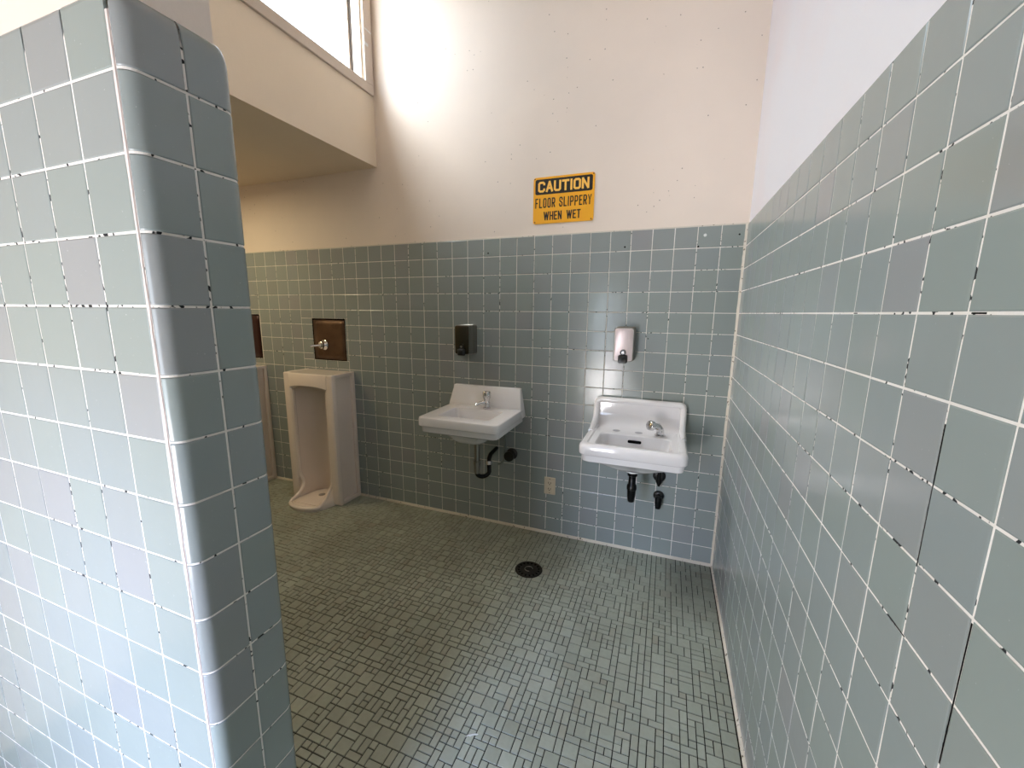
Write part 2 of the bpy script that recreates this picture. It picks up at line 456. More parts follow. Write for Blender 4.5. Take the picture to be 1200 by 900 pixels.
for (s0, s1) in ((0.022, mids), (mids, PTOT)):
    base_me = None
    for k, (z0, z1) in enumerate(rows(-0.06)):
        g = G()
        if k == 0:
            v, f = bull_tile(s0, s1, z0, z1, True); g.add(v, f); o = g.build('tile', M_TILE, wall_part, smooth=True, angle=180)
        elif base_me is None:
            v, f = bull_tile(s0, s1, z0, z1, False); g.add(v, f); o = g.build('tile', M_TILE, wall_part, smooth=True, angle=180); base_me = o.data
        else:
            o = bpy.data.objects.new('tile', base_me); col.objects.link(o); o.parent = wall_part; o.location = (0, 0, (1-k)*T)
cols = [(-(i+1)-9.875, -i-9.875-(0.022 if i == 0 else 0)) for i in range(24)]
rects = [(a, b, z0, z1) for (a, b) in cols for (z0, z1) in rows(-0.06)]
lay_tiles(wall_part, rects, lambda a, z: (a, YP0, z), (RX, 0, 0), lambda a: True, True, 0.10)
rects = [(-b, -a, z0, z1) for (a, b) in cols for (z0, z1) in rows(-0.06)]
lay_tiles(wall_part, rects, lambda a, z: (-a, YP1, z), (RX, 0, PI), lambda a: False, True, 0.10)
# wide pinkish joint where the corner pieces meet the near face
g = G(); ring = []
for i in range(60):
    z = FL + (-0.35-FL)*i/59; wv = random.uniform(0.030, 0.044) if i % 3 else random.uniform(0.024, 0.04)
    ring.append([(-9.875-wv, YP0+0.03, z), (-9.875-wv*0.6, YP0-0.003, z), (-9.875+wv*0.6, YP0-0.003, z), (-9.875+wv, YP0+0.03, z)])
g.loft(ring); g.build('joint_filler', mat('pink_filler', sr(222, 208, 204), 0.8), wall_part)

# caulk and base strips
g = G()
g.extrude_x([(0.05, FL), (-0.10, FL), (-0.085, FL+0.05), (-0.02, FL+0.13), (0.05, FL+0.14)], XL, -0.05)
structure(g.build('trim_2', M_CAULK, smooth=True))
trim3 = G(); y = -0.1
while y > -30:
    y2 = y-1.0
    g2 = trim3; g2.loft([[(0.05, yy, FL), (-0.085, yy, FL), (-0.075, yy, FL+0.05), (-0.02, yy, FL+0.10), (0.05, yy, FL+0.11)] for yy in (y, y2+0.025)])
    y = y2
structure(trim3.build('trim_3', M_CAULK, smooth=True))
g = G(); ring = []
for i in range(80):
    z = FL + (0.02-FL)*i/79; e = random.uniform(0.065, 0.085)
    ring.append([(0.05, -0.005, z), (0.05, 0.05, z), (-e-0.02, 0.05, z), (-e-0.02, -0.008, z), (-e*0.5, -e*0.5, z), (-0.008, -e, z), (0.05, -e, z)])
g.loft(ring); structure(g.build('trim_4', M_CAULK, smooth=True))
g = G(); g.box(XL, -0.06, 0.01, 0.052, -0.055, 0.02); structure(g.build('trim_5', M_CAULK, bevel=0.008))

# screw holes and plugs in the back wall tiles
def disc(g, x, z, r, y0, y1, n=14):
    g.loft([[(x+r*math.cos(2*PI*i/n), y, z+r*math.sin(2*PI*i/n)) for i in range(n)] for y in (y1, y0)])
g = G(); disc(g, -1.72, -0.43, 0.07, -0.008, 0.02); g.build('wall_plug', M_SCRAP, wall_back)
for x, z, r in ((-1.98, -0.93, .045), (-0.30, -0.47, .04), (-5.32, -0.80, .045), (-12.75, -0.80, .045), (-3.93, -5.30, .03)):
    g = G(); disc(g, x, z, r, -0.002, 0.02); g.build('screw_hole', M_HOLE, wall_back)

# ------------------------------------------------------------------ floor mosaic
CW = 0.238; DRX, DRY, DRR = -8.80, -3.80, 0.66
def fpiece(x0, x1, y0, y1, top):
    j = 0.0145; x0 += j; x1 -= j; y0 += j; y1 -= j; c = 0.010
    v = [(x0, y0, FL-0.04), (x1, y0, FL-0.04), (x1, y1, FL-0.04), (x0, y1, FL-0.04),
         (x0, y0, top-c), (x1, y0, top-c), (x1, y1, top-c), (x0, y1, top-c),
         (x0+c, y0+c, top), (x1-c, y0+c, top), (x1-c, y1-c, top), (x0+c, y1-c, top)]
    f = [(8, 9, 10, 11)] + [(a, (a+1) % 4, 4+(a+1) % 4, 4+a) for a in range(4)] + [(4+a, 4+(a+1) % 4, 8+(a+1) % 4, 8+a) for a in range(4)]
    return v, f
def sheet(n=12):
    occ = [[0]*n for _ in range(n)]; out = []
    for j in range(n):
        for i in range(n):
            if occ[j][i]: continue
            opts = []
            r1 = i+1 < n and not occ[j][i+1]; u1 = j+1 < n and not occ[j+1][i]; d1 = r1 and u1 and not occ[j+1][i+1]
            if d1: opts += [(2, 2)]*4
            if r1: opts += [(2, 1)]*3
            if u1: opts += [(1, 2)]*4
            opts += [(1, 1)]*3
            a, b = random.choice(opts)
            for jj in range(b):
                for ii in range(a): occ[j+jj][i+ii] = 1
            out.append((i, j, a, b))
    return out
pieces = []
SN = 12; sy = -0.08
while sy > YF:
    sx = -0.11
    while sx > XL:
        if not (sx < -21 and sy < -18.5):
            for (i, j, a, b) in sheet(SN):
                x1 = sx-i*CW; x0 = x1-a*CW; y1 = sy-j*CW; y0 = y1-b*CW
                mx, my = (x0+x1)/2, (y0+y1)/2
                if math.hypot(mx-DRX, my-DRY) < 0.50: continue
                if mx < XE-0.1 and YP0 < my < YP1: continue
                if x0 < XL or y0 < YF: continue
                pr = project(mx, my, FL); s = 0
                if pr and 330 < pr[0] < 880 and 560 < pr[1] < 905:
                    q1, q2 = project(x0, y0, FL), project(x1, y1, FL)
                    if q1 and q2: s = abs((q1[0]-q2[0])*(q1[1]-q2[1]))
                pieces.append((s, x0, x1, y0, y1))
        sx -= SN*CW
    sy -= SN*CW
pieces.sort(key=lambda q: -q[0])
rest = G(); fm = {}
for n_, (s, x0, x1, y0, y1) in enumerate(pieces):
    top = FL + random.uniform(-0.004, 0.004)
    if n_ < 300 and s > 0:
        k = (round(x1-x0, 3), round(y1-y0, 3))
        if k not in fm:
            v, f = fpiece(-k[0]/2, k[0]/2, -k[1]/2, k[1]/2, 0.0); v = [(a*T, b*T, (c if c > -1 else -0.04)*T) for a, b, c in v]
            me = bpy.data.meshes.new('mosaic_tile'); me.from_pydata(v, [], f); me.materials.append(M_FLOOR); fm[k] = me
        o = bpy.data.objects.new('mosaic_tile', fm[k]); col.objects.link(o); o.parent = floor
        o.location = W((x0+x1)/2, (y0+y1)/2, top)
    else:
        v, f = fpiece(x0, x1, y0, y1, top); rest.add(v, f)
o = rest.build('mosaic_field', M_FLOOR, floor); o['kind'] = 'stuff'

# ------------------------------------------------------------------ floor drain
t = thing('floor_drain', 'round black cast iron drain cover set in the mosaic floor', 'drain', (DRX, DRY, FL))
def ring_loop(cx, cy, r, z, n=40): return [(cx+r*math.cos(2*PI*i/n), cy+r*math.sin(2*PI*i/n), z) for i in range(n)]
g = G(); g.loft([ring_loop(DRX, DRY, r, FL+z) for r, z in ((0.68, -0.035), (0.70, 0.0), (0.68, 0.02), (0.60, 0.03), (0.58, 0.012), (0.44, 0.012), (0.42, 0.03), (0.2, 0.035), (0.19, 0.01), (0.10, 0.01), (0.08, 0.04))])
g.build('cover', M_IRON, t, smooth=True)
for i in range(16):
    a = 2*PI*i/16; g = G()
    c, s = math.cos(a), math.sin(a)
    v = [(DRX+c*r-s*w_, DRY+s*r+c*w_, FL+z) for z in (0.010, 0.018) for r, w_ in ((.46, -.035), (.57, -.045), (.57, .045), (.46, .035))]
    g.add(v, [(0, 1, 2, 3), (7, 6, 5, 4), (0, 4, 5, 1), (1, 5, 6, 2), (2, 6, 7, 3), (3, 7, 4, 0)]); g.build('slot', M_HOLE, t)
g = G(); g.tube([(DRX+0.2*math.cos(a), DRY+0.2*math.sin(a), FL+0.04) for a in [0.3+i*0.3 for i in range(17)]], 0.022, 8); g.build('rim_mark', M_DSTEEL, t, smooth=True)

# ------------------------------------------------------------------ white scrap on the floor
g = G(); sx, sy_ = -7.82, -12.45
pts = [(-.16, -.09), (-.09, -.03), (-.03, -.03), (.04, .04), (.15, .09), (.18, .13), (.09, .11), (.0, .06), (-.06, .02), (-.13, -.03)]
g.loft([[(sx+a, sy_+b, FL+z) for a, b in pts] for z in (0.004, 0.02)])
o = g.build('scrap', M_SCRAP, base=(sx, sy_, FL)); o['label'] = 'small white scrap stuck flat on the green mosaic floor'; o['category'] = 'debris'

# ------------------------------------------------------------------ caution sign
SX0, SX1, SZ0, SZ1 = -10.15, -6.95, 0.575, 2.87
t = thing('caution_sign', 'yellow metal caution sign with black header screwed to the cream wall', 'sign', ((SX0+SX1)/2, 0.05, (SZ0+SZ1)/2))
def rrect(x0, x1, z0, z1, r, y, n=5):
    out = []
    for cx, cz, a0 in ((x1-r, z0+r, -PI/2), (x1-r, z1-r, 0), (x0+r, z1-r, PI/2), (x0+r, z0+r, PI)):
        out += [(cx+r*math.cos(a0+PI/2*i/n), y, cz+r*math.sin(a0+PI/2*i/n)) for i in range(n+1)]
    return out
def panel(x0, x1, z0, z1, r, ya, yb): 
    g = G(); g.loft([rrect(x0, x1, z0, z1, r, ya), rrect(x0, x1, z0, z1, r, yb)]); return g
panel(SX0, SX1, SZ0, SZ1, 0.12, 0.045, 0.02).build('plate', M_YELLOW, t)
panel(SX0+0.10, SX1-0.10, 2.02, 2.77, 0.10, 0.021, 0.017).build('header_panel', M_LETTER, t)
for (x, z) in ((SX0+.1, SZ0+.09), (SX1-.12, SZ0+.09), (SX0+.07, SZ1-.07), (SX1-.07, SZ1-.07)):
    g = G(); disc(g, x, z, 0.035, 0.008, 0.03); g.build('screw', M_SCREW, t)
c_ = 0.22
GLYPH = {       # painted sign letters as strokes on a 1 x 1 box
 'C': (1, [[(1, .80), (1, 1-c_*.6), (1-c_, 1), (c_, 1), (0, 1-c_*.6), (0, c_*.6), (c_, 0), (1-c_, 0), (1, c_*.6), (1, .20)]]),
 'A': (1, [[(0, 0), (.48, 1)], [(.52, 1), (1, 0)], [(.2, .32), (.8, .32)]]),
 'U': (1, [[(0, 1), (0, c_*.6), (c_, 0), (1-c_, 0), (1, c_*.6), (1, 1)]]),
 'T': (1, [[(0, 1), (1, 1)], [(.5, 1), (.5, 0)]]),
 'I': (.12, [[(.5, 0), (.5, 1)]]),
 'O': (1, [[(c_, 0), (1-c_, 0), (1, c_*.6), (1, 1-c_*.6), (1-c_, 1), (c_, 1), (0, 1-c_*.6), (0, c_*.6), (c_, 0)]]),
 'N': (1, [[(0, 0), (0, 1)], [(0.04, .98), (.96, .02)], [(1, 0), (1, 1)]]),
 'F': (.85, [[(0, 0), (0, 1), (1, 1)], [(0, .52), (.8, .52)]]),
 'L': (.85, [[(0, 1), (0, 0), (1, 0)]]),
 'R': (1, [[(0, 0), (0, 1), (1-c_, 1), (1, 1-c_*.6), (1, .58), (1-c_, .46), (0, .46)], [(.5, .46), (1, 0)]]),
 'P': (1, [[(0, 0), (0, 1), (1-c_, 1), (1, 1-c_*.6), (1, .56), (1-c_, .44), (0, .44)]]),
 'S': (1, [[(1, .74), (1, 1-c_*.6), (1-c_, 1), (c_, 1), (0, 1-c_*.6), (0, .66), (c_, .55), (1-c_, .45), (1, .34), (1, c_*.6), (1-c_, 0), (c_, 0), (0, c_*.6), (0, .26)]]),
 'E': (.85, [[(1, 1), (0, 1), (0, 0), (1, 0)], [(0, .52), (.8, .52)]]),
 'Y': (1, [[(0, 1), (.5, .45), (1, 1)], [(.5, .45), (.5, 0)]]),
 'W': (1.7, [[(0, 1), (.25, 0)], [(.25, 0), (.5, .95)], [(.5, .95), (.75, 0)], [(.75, 0), (1, 1)]]),
 'H': (1, [[(0, 0), (0, 1)], [(1, 0), (1, 1)], [(0, .5), (1, .5)]])}
def lettering(txt, x0, x1, z0, z1, y, m, stroke, parent, gap=0.35, space=0.9):
    adv = sum((GLYPH[c][0]+gap) if c != ' ' else space for c in txt) - gap
    k = (x1-x0-stroke)/adv; x = x0+stroke/2; h = z1-z0-stroke; zb = z0+stroke/2
    for c in txt:
        if c == ' ': x += space*k; continue
        wd, lines = GLYPH[c]; g = G()
        for q_, ln in enumerate(lines):
            pts = [Vector((x+px*wd*k, zb+pz*h)) for px, pz in ln]; closed = ln[0] == ln[-1]
            if closed: pts = pts[:-1]
            L_, R_ = [], []; n = len(pts)
            for i, p in enumerate(pts):
                a = pts[i-1] if (i > 0 or closed) else None; b = pts[(i+1) % n] if (i < n-1 or closed) else None
                d1 = (p-a).normalized() if a is not None else None; d2 = (b-p).normalized() if b is not None else None
                if d1 is None: d1 = d2; p = p - d2*stroke/2*0.98
                if d2 is None: d2 = d1; p = p + d1*stroke/2*0.98
                t_ = (d1+d2); t_ = t_.normalized() if t_.length > 1e-4 else d1
                nn = Vector((-t_.y, t_.x)); mm = stroke/2/max(0.45, nn.dot(Vector((-d1.y, d1.x))))
                L_.append(p+nn*mm); R_.append(p-nn*mm)
            m_ = n if closed else n-1
            v = [(q.x, yy, q.y) for yy in (y, y-0.003-0.0012*q_) for q in L_+R_]
            f = []
            for i in range(m_):
                j = (i+1) % n
                f += [(2*n+i, 2*n+j, 3*n+j, 3*n+i), (i, 2*n+i, 2*n+j, j), (n+i, n+j, 3*n+j, 3*n+i)]
            g.add(v, f)
        g.build('letter', m, parent)
        x += (wd+gap)*k
lettering('CAUTION', SX0+0.25, SX1-0.27, 2.13, 2.66, 0.0165, M_LETTER2, 0.105, t, 0.52)
lettering('FLOOR SLIPPERY', SX0+0.11, SX1-0.13, 1.36, 1.84, 0.0195, M_LETTER, 0.058, t, 0.85, 1.3)
lettering('WHEN WET', SX0+0.58, SX1-0.66, 0.74, 1.17, 0.0195, M_LETTER, 0.062, t, 0.70, 1.6)

# ------------------------------------------------------------------ soap dispensers
def dispenser(xc, z1, z0, label, face_mat, body_mat, group):
    t = thing('soap_dispenser', label, 'dispenser', (xc, 0, (z0+z1)/2), group)
    g = G(); g.loft([rrect(xc-a, xc+a, z0-b, z1+b, 0.12, y) for a, b, y in ((.50, .02, 0.0), (.50, .02, -.30), (.505, .025, -.34), (.49, 0, -.36), (.475, 0, -.62), (.475, 0, -.90), (.45, -.03, -.95))])
    g.build('body', body_mat, t, smooth=True, angle=50)
    g = G(); g.loft([rrect(xc-a, xc+a, z0+b, z1-b, 0.09, y) for a, b, y in ((.435, .05, -.945), (.435, .05, -.965), (.42, .07, -.975))]); g.build('front_plate', face_mat, t, smooth=True, angle=50)
    zc = z0+0.42
    g = G(); g.loft([rrect(xc-.22, xc+.22, z0-.06, z0+.34, 0.07, -.96), rrect(xc-.22, xc+.22, z0-.06, z0+.34, 0.07, -1.10), rrect(xc-.17, xc+.17, z0-.02, z0+.28, 0.06, -1.18)])
    pb = g.build('push_lever', M_BLACK, t, smooth=True, angle=50)
    g = G(); disc(g, xc, zc+.04, .15, -1.02, -.96, 20); g.build('button_collar', M_BLACK, t, smooth=True, angle=50)
    g = G(); disc(g, xc, zc+.04, .07, -1.04, -1.0, 16); g.build('lock_button', M_CHROME, t, smooth=True, angle=50)
dispenser(-13.97, -4.79, -6.47, 'dark brushed steel soap dispenser above the left basin', M_DFACE, M_DSTEEL, 'soap dispensers above the basins')
dispenser(-5.02, -4.74, -6.42, 'bright pinkish steel soap dispenser above the right basin', M_STEEL, M_DSTEEL, 'soap dispensers above the basins')

# ------------------------------------------------------------------ electrical outlet
ox, oz = -8.81, -14.0
t = thing('electrical_outlet', 'small ivory power outlet low on the tiled wall between the basins', 'outlet', (ox, 0, oz))
g = G(); g.loft([rrect(ox-a, ox+a, oz-b, oz+b, 0.03, y) for a, b, y in ((.33, .52, .0), (.33, .52, -.03), (.30, .49, -.055))]); g.build('cover_plate', M_IVORY, t)
g = G(); g.loft([rrect(ox-.17, ox+.17, oz-.32, oz+.32, 0.02, y) for y in (-.05, -.075)]); rc = g.build('receptacle', M_IVORY, t)
for zz in (-.2, .16):
    for a, b, w_, h in ((-.07, .04, .014, .05), (.06, .04, .014, .04), (0, -.06, .022, .03)):
        g = G(); g.box(ox+a-w_, ox+a+w_, -.078, -.074, oz+zz+b-h, oz+zz+b+h); g.build('socket_slot', M_HOLE, rc)
for s_ in (-1, 1):
    g = G(); disc(g, ox, oz+s_*.42, .025, -.062, -.05); g.build('screw', M_SCREW, t)

# ------------------------------------------------------------------ flush valve panels
def flush_panel(rect, label, m, handle):
    x0, x1, z0, z1 = rect
    t = thing('flush_panel', label, 'wall panel', ((x0+x1)/2, 0, z0), None)
    g = G(); g.box(x0, x1, 0.004, 0.02, z0, z1); g.build('recess', M_HOLE, t)
    e = 0.09; g = G(); n = 8
    v = []; f = []
    for j in range(n+1):
        for i in range(n+1):
            a = i/n; b = j/n; q = 0.02*math.sin(3*a+1)*math.sin(4*b)
            v.append((x0+e*1.2+(x1-x0-e*1.8)*a, -0.002-0.3*abs(q), z0+e*.7+(z1-z0-e*1.9)*b))
    for j in range(n):
        for i in range(n): k = j*(n+1)+i; f.append((k, k+1, k+n+2, k+n+1))
    g.add(v, f); o = g.build('access_plate', m, t, smooth=True)
    sol = o.modifiers.new('thickness', 'SOLIDIFY'); sol.thickness = 0.002; sol.offset = 1
    if handle:
        hx, hz = x0+1.0, z0+1.05
        g = G(); g.loft([[(hx+r*math.cos(2*PI*i/20), y, hz+r*math.sin(2*PI*i/20)) for i in range(20)] for r, y in ((.34, 0), (.34, -.05), (.26, -.10), (.19, -.24), (.24, -.26), (.24, -.38), (.16, -.44))])
        g.build('valve_collar', M_CHROME, t, smooth=True)
        g = G(); g.tube([(hx, -.33, hz), (hx-.08, -.48, hz+.0), (hx-.25, -.66, hz-.02), (hx-.42, -.82, hz-.03)], [.11, .09, .075, .10], 12); g.build('flush_lever', M_CHROME, t, smooth=True)
    return t
flush_panel(PL1, 'tarnished brown metal flush plate with chrome lever above the nearer urinal', M_RUST, True)
flush_panel(PL2, 'dark maroon flush plate above the far urinal, half hidden by the partition', M_DRED, False)

# ------------------------------------------------------------------ urinals
def urinal(xc, label):
    hw = 1.92; yf = -1.9; zt = -8.12
    t = thing('urinal', label, 'urinal', (xc, 0, FL), 'floor standing urinals on the back wall')
    K = 15
    def open_half(z):              # opening half width, front y, cavity depth y
        q = max(0.0, min(1.0, (-15.2-z)/1.5))
        w_ = 1.42-0.34*math.sin(min(1, q*1.25)*PI/2) + 0.10*q**4; y_ = yf+0.10*math.sin(min(1, q*1.5)*PI)-0.95*q**4.5
        return w_, y_, q
    def slice_(z, closed=False, arch=None):
        w_, y_, q = open_half(z)
        yb = -0.38
        if arch is not None: w_ = 1.42*arch; yb = -0.5-(1-arch)*0.4
        if closed: yb = y_
        e = hw
        L = [(-e, 0), (-e, yf+.02), (-1.62, yf), (-(w_+.16) if z < -15.0 else -1.6, y_ if z < -15.0 else yf), (-w_, y_)]
        arc = [(-w_*math.cos(PI*i/(K-1)), (y_ + (yb-y_)*math.sin(PI*i/(K-1))**0.75)) for i in range(1, K-1)]
        if closed: arc = [(-w_*math.cos(PI*i/(K-1)), y_-(0.10*math.sin(PI*i/(K-1)) if z < -16 else 0)) for i in range(1, K-1)]
        R = [(-a, b) for a, b in reversed(L)]
        return [(xc+a, b, z) for a, b in L+arc+R]
    zs = [-9.18, -9.35, -9.7, -10.5, -12, -13.5, -14.6, -15.0, -15.3, -15.6, -15.9, -16.15, -16.35, -16.5, -16.62, -16.7]
    loops = [slice_(zt+0.0, True), slice_(-9.0, True)]
    loops.append(slice_(-9.05, arch=0.72)); loops.append(slice_(-9.18, arch=0.93))
    loops += [slice_(z) for z in zs[1:]]
    # dish floor and foot
    lf = slice_(-16.72, True); loops.append(lf); loops.append([(a, b, FL) for a, b, c in lf])
    g = G(); g.loft(list(reversed(loops)))
    g.build('body', M_PORC2, t, smooth=True, bevel=0.0, angle=42)
    # rolled rim round the opening and the tongue
    path = []
    for z in [-9.2, -10.5, -12, -14, -15.0, -15.3, -15.6, -15.9, -16.15, -16.35, -16.5, -16.62, -16.7]:
        w_, y_, q = open_half(z); path.append((xc-w_-.06, y_+.02, z))
    w_, y_, q = open_half(-16.7)
    tip = [(xc-(w_+.06)*math.cos(PI*i/12), y_-.62*math.sin(PI*i/12), -16.78) for i in range(1, 12)]
    full = path + tip + [(2*xc-a, b, c) for a, b, c in reversed(path)]
    g = G(); g.tube(full, 0.135, 12); g.build('rim', M_PORC2, t, smooth=True)
    # rounded lip: fill between rim and foot
    g = G(); n = 12; lo = []
    for z, k in ((-16.74, .86), (-16.86, 1.05), (FL, 1.0)):
        lo.append([(xc-(w_+.10)*k*math.cos(PI*i/n), y_+.05-(0.74*k)*math.sin(PI*i/n), z) for i in range(n+1)] + [(xc+w_*.9, -1.9, z), (xc-w_*.9, -1.9, z)])
    g.loft(lo); g.build('lip', M_PORC2, t, smooth=True, angle=60)
    # frame borders on the side faces and pillars
    for s_ in (-1, 1):
        xa = xc+s_*(hw-0.05); xb = xc+s_*(hw+0.19); a, b = min(xa, xb), max(xa, xb)
        g = G(); g.box(a, b, -0.26, 0, FL, zt+.02); g.box(a, b, yf-.03, yf+.24, FL, zt+.02); g.box(a, b, yf+.24, -.26, zt-.24, zt+.02); g.box(a, b, yf+.24, -.26, FL, FL+.28)
        g.build('side_frame', M_PORC2, t, smooth=True, bevel=0.045, seg=3, angle=50)
        g = G(); xa = xc+s_*1.50; xb = xc+s_*(hw+.17); a, b = min(xa, xb), max(xa, xb)
        g.box(a, b, yf-.14, yf+.1, -16.95, zt+.02); g.build('pillar', M_PORC2, t, smooth=True, bevel=0.09, seg=3, angle=50)
    # bowed lintel
    g = G(); n = 12
    lo = []
    for i in range(n+1):
        u = -1+2*i/n; x = xc+u*1.6; bow = 0.10*(1-u*u); zb = -9.02 + 0.18*(1-abs(u)**3)*1.0-.12; 
        lo.append([(x, yf+.2, zt-.02), (x, yf-.08-bow, zt+.01), (x, yf-.16-bow, zt-.06), (x, yf-.16-bow, zb+.06), (x, yf-.08-bow, zb), (x, yf+.2, zb)])
    g.loft(lo); g.build('lintel', M_PORC2, t, smooth=True, angle=50)
    g = G(); g.box(xc-.85, xc+.85, -1.0, -.62, -9.22, -9.08); g.build('flush_spreader', M_PORC2, t, bevel=0.03)
    g = G(); g.loft([ring_loop(xc, -1.5, r, z, 20) for r, z in ((.22, -16.72), (.22, -16.69), (.17, -16.68))]); g.build('drain_strainer', M_CHROME, t, smooth=True)
    return t
urinal(-24.75, 'tall white porcelain floor urinal below the brown flush plate')
urinal(-32.9, 'white porcelain floor urinal mostly hidden behind the partition')

# ------------------------------------------------------------------ basins
def rloop(xc, y0, y1, hw, rb, rf, z, n=6, skew=0.0):
    """rounded rectangle in plan, y0 back (near 0), y1 front"""
    out = []
    for cx, cy, a0, r in ((xc+hw-rb, y0-rb, 0, rb), (xc-hw+rb, y0-rb, PI/2, rb), (xc-hw+rf, y1+rf, PI, rf), (xc+hw-rf, y1+rf, 1.5*PI, rf)):
        out += [(cx+r*math.cos(a0+PI/2*i/n), cy+r*math.sin(a0+PI/2*i/n), z) for i in range(n+1)]
    return out
def holes_disc(name, x, y, z, r, m, t, h=0.02):
    g = G(); g.loft([ring_loop(x, y, rr_, z+zz, 20) for rr_, zz in ((r, 0), (r, h*.6), (r*.8, h))]); return g.build(name, m, t, smooth=True)

# right basin
xc = -4.14; t = thing('wash_basin', 'white wall-hung basin with curved sides and three tap holes, beside the right wall', 'sink', (xc, 0, -11.05), 'wall-hung basins')
zr = -9.80
g = G()
L = [(-1.6, -2.6, .25, .1, .12, -11.42), (-1.3, -3.0, .7, .3, .3, -11.34), (-.8, -3.4, 1.3, .4, .6, -11.10), (-.3, -3.8, 1.85, .2, .5, -10.80), (-.05, -4.05, 2.10, .05, .3, -10.72),
     (-.02, -4.14, 2.17, .05, .3, -10.66), (-.02, -4.17, 2.20, .05, .3, -10.44), (-.02, -4.18, 2.21, .05, .3, -10.38), (-.02, -4.27, 2.27, .05, .32, -10.34), (-.02, -4.31, 2.30, .05, .34, -10.28),
     (-.02, -4.31, 2.30, .05, .34, -9.98), (-.02, -4.28, 2.27, .05, .34, -9.88), (-.02, -4.21, 2.20, .05, .32, zr-.01), (-.1, -4.10, 2.10, .05, .30, zr), (-.3, -4.02, 1.98, .1, .26, zr-.02), (-.4, -3.98, 1.92, .1, .24, zr-.09),
     (-1.70, -3.88, 1.66, .38, .40, zr-.11), (-1.75, -3.83, 1.61, .38, .40, zr-.17), (-1.80, -3.75, 1.54, .38, .42, zr-.7), (-1.95, -3.5, 1.38, .4, .5, zr-1.05), (-2.2, -3.1, .95, .35, .35, zr-1.22), (-2.4, -2.75, .2, .15, .15, zr-1.28)]
g.loft([rloop(xc, a, b, hw, rb, rf, z) for a, b, hw, rb, rf, z in L])
g.build('bowl', M_PORC, t, smooth=True, angle=34)
def wing(x0, x1, t_, prof):
    g = G(); g.extrude_x(prof, x0, x1); return g
curve = [(-.34, -8.9), (-.40, -9.15), (-.55, -9.42), (-.85, -9.64), (-1.3, -9.76), (-1.9, zr-.02)]
prof_w = [(-.01, -8.72), (-.30, -8.72)] + [(a+.03, b-.02) for a, b in curve] + [(-1.9, -9.95), (-.01, -9.95)]
inner = [(-.17, -8.6), (-.17, -9.05), (-.22, -9.42), (-.34, -9.70), (-.56, -9.86), (-.8, zr-.10)]
prof_i = [(-.01, -8.6)] + inner + [(-.8, -10.0), (-.01, -10.0)]
g = G(); g.extrude_x(prof_w, xc-2.28, xc-2.04); g.extrude_x(prof_w, xc+2.04, xc+2.28)
g.extrude_x(prof_i, xc-2.1, xc+2.1)
g.loft([rrect(xc-2.28, xc+2.28, -9.9, -8.44, .26, y) for y in (-.01, -.20)])
side = [(-1.9, zr-.06)] + [(a, b) for a, b in reversed(curve[:-1])] + [(-.27, -8.78)]
arc = [(2.13-.24+.24*math.cos(q), -8.78+.24*math.sin(q)) for q in [PI/2*i/6 for i in range(1, 7)]]
lp = [(xc-2.13, a, b) for a, b in side] + [(xc-a, -.25, b) for a, b in arc]
path = lp + [(2*xc-a, b, c) for a, b, c in reversed(lp)]
g.tube(path, [.10]+[.15]*(len(path)-2)+[.10], 14)
g.build('backsplash', M_PORC, t, smooth=True, angle=50)
holes_disc('hole_cap', -5.10, -1.22, zr-.115, .19, M_GRAYCAP, t); holes_disc('hole_cap', -4.02, -1.22, zr-.115, .19, M_GRAYCAP, t)
g = G(); g.loft([rrect(xc-.02-.32, xc-.02+.32, zr-.50, zr-.36, .065, y) for y in (-1.75, -1.83)]); g.build('overflow_slot', M_HOLE, t)
holes_disc('strainer', xc, -2.55, zr-1.30, .22, M_CHROME, t, .04)
fx, fy, fz = -3.02, -1.30, zr-.12
fa = bpy.data.objects
g = G(); g.loft([ring_loop(fx, fy, r, fz+z, 20) for r, z in ((.26, 0), (.26, .06), (.19, .10), (.17, .3))])
fo = g.build('faucet', M_CHROME, t, smooth=True, angle=50); 
g = G(); g.tube([(fx, fy, fz+.1), (fx-.02, fy, fz+.32), (fx-.12, fy-.08, fz+.48), (fx-.30, fy-.22, fz+.52), (fx-.42, fy-.32, fz+.46)], [.17, .18, .17, .16, .15], 16); g.build('spout', M_CHROME, fo, smooth=True, angle=50)
g = G(); d = Vector((-.72, -.62, .25)).normalized(); p0 = Vector((fx-.28, fy-.2, fz+.5))
g.tube([p0, p0+d*.10, p0+d*.12, p0+d*.30, p0+d*.34], [.14, .14, .24, .24, .20], 20); g.build('push_knob', M_CHROME, fo, smooth=True, angle=50)
# trap under the right basin
g = G(); px, py = -4.13, -2.2
g.loft([ring_loop(px, py, r, z, 20) for r, z in ((.30, -11.36), (.34, -11.44), (.34, -11.58), (.22, -11.66))]); g.build('drain_flange', M_PORC, t, smooth=True, angle=50)
g = G(); g.loft([ring_loop(px, py, r, z, 20) for r, z in ((.24, -11.64), (.24, -11.78), (.17, -11.82), (.17, -12.2), (.22, -12.27), (.24, -12.38), (.24, -12.48), (.21, -12.5), (.20, -12.8), (.17, -13.1), (.14, -13.14))]); g.build('tailpiece', M_PIPE, t, smooth=True, angle=50)

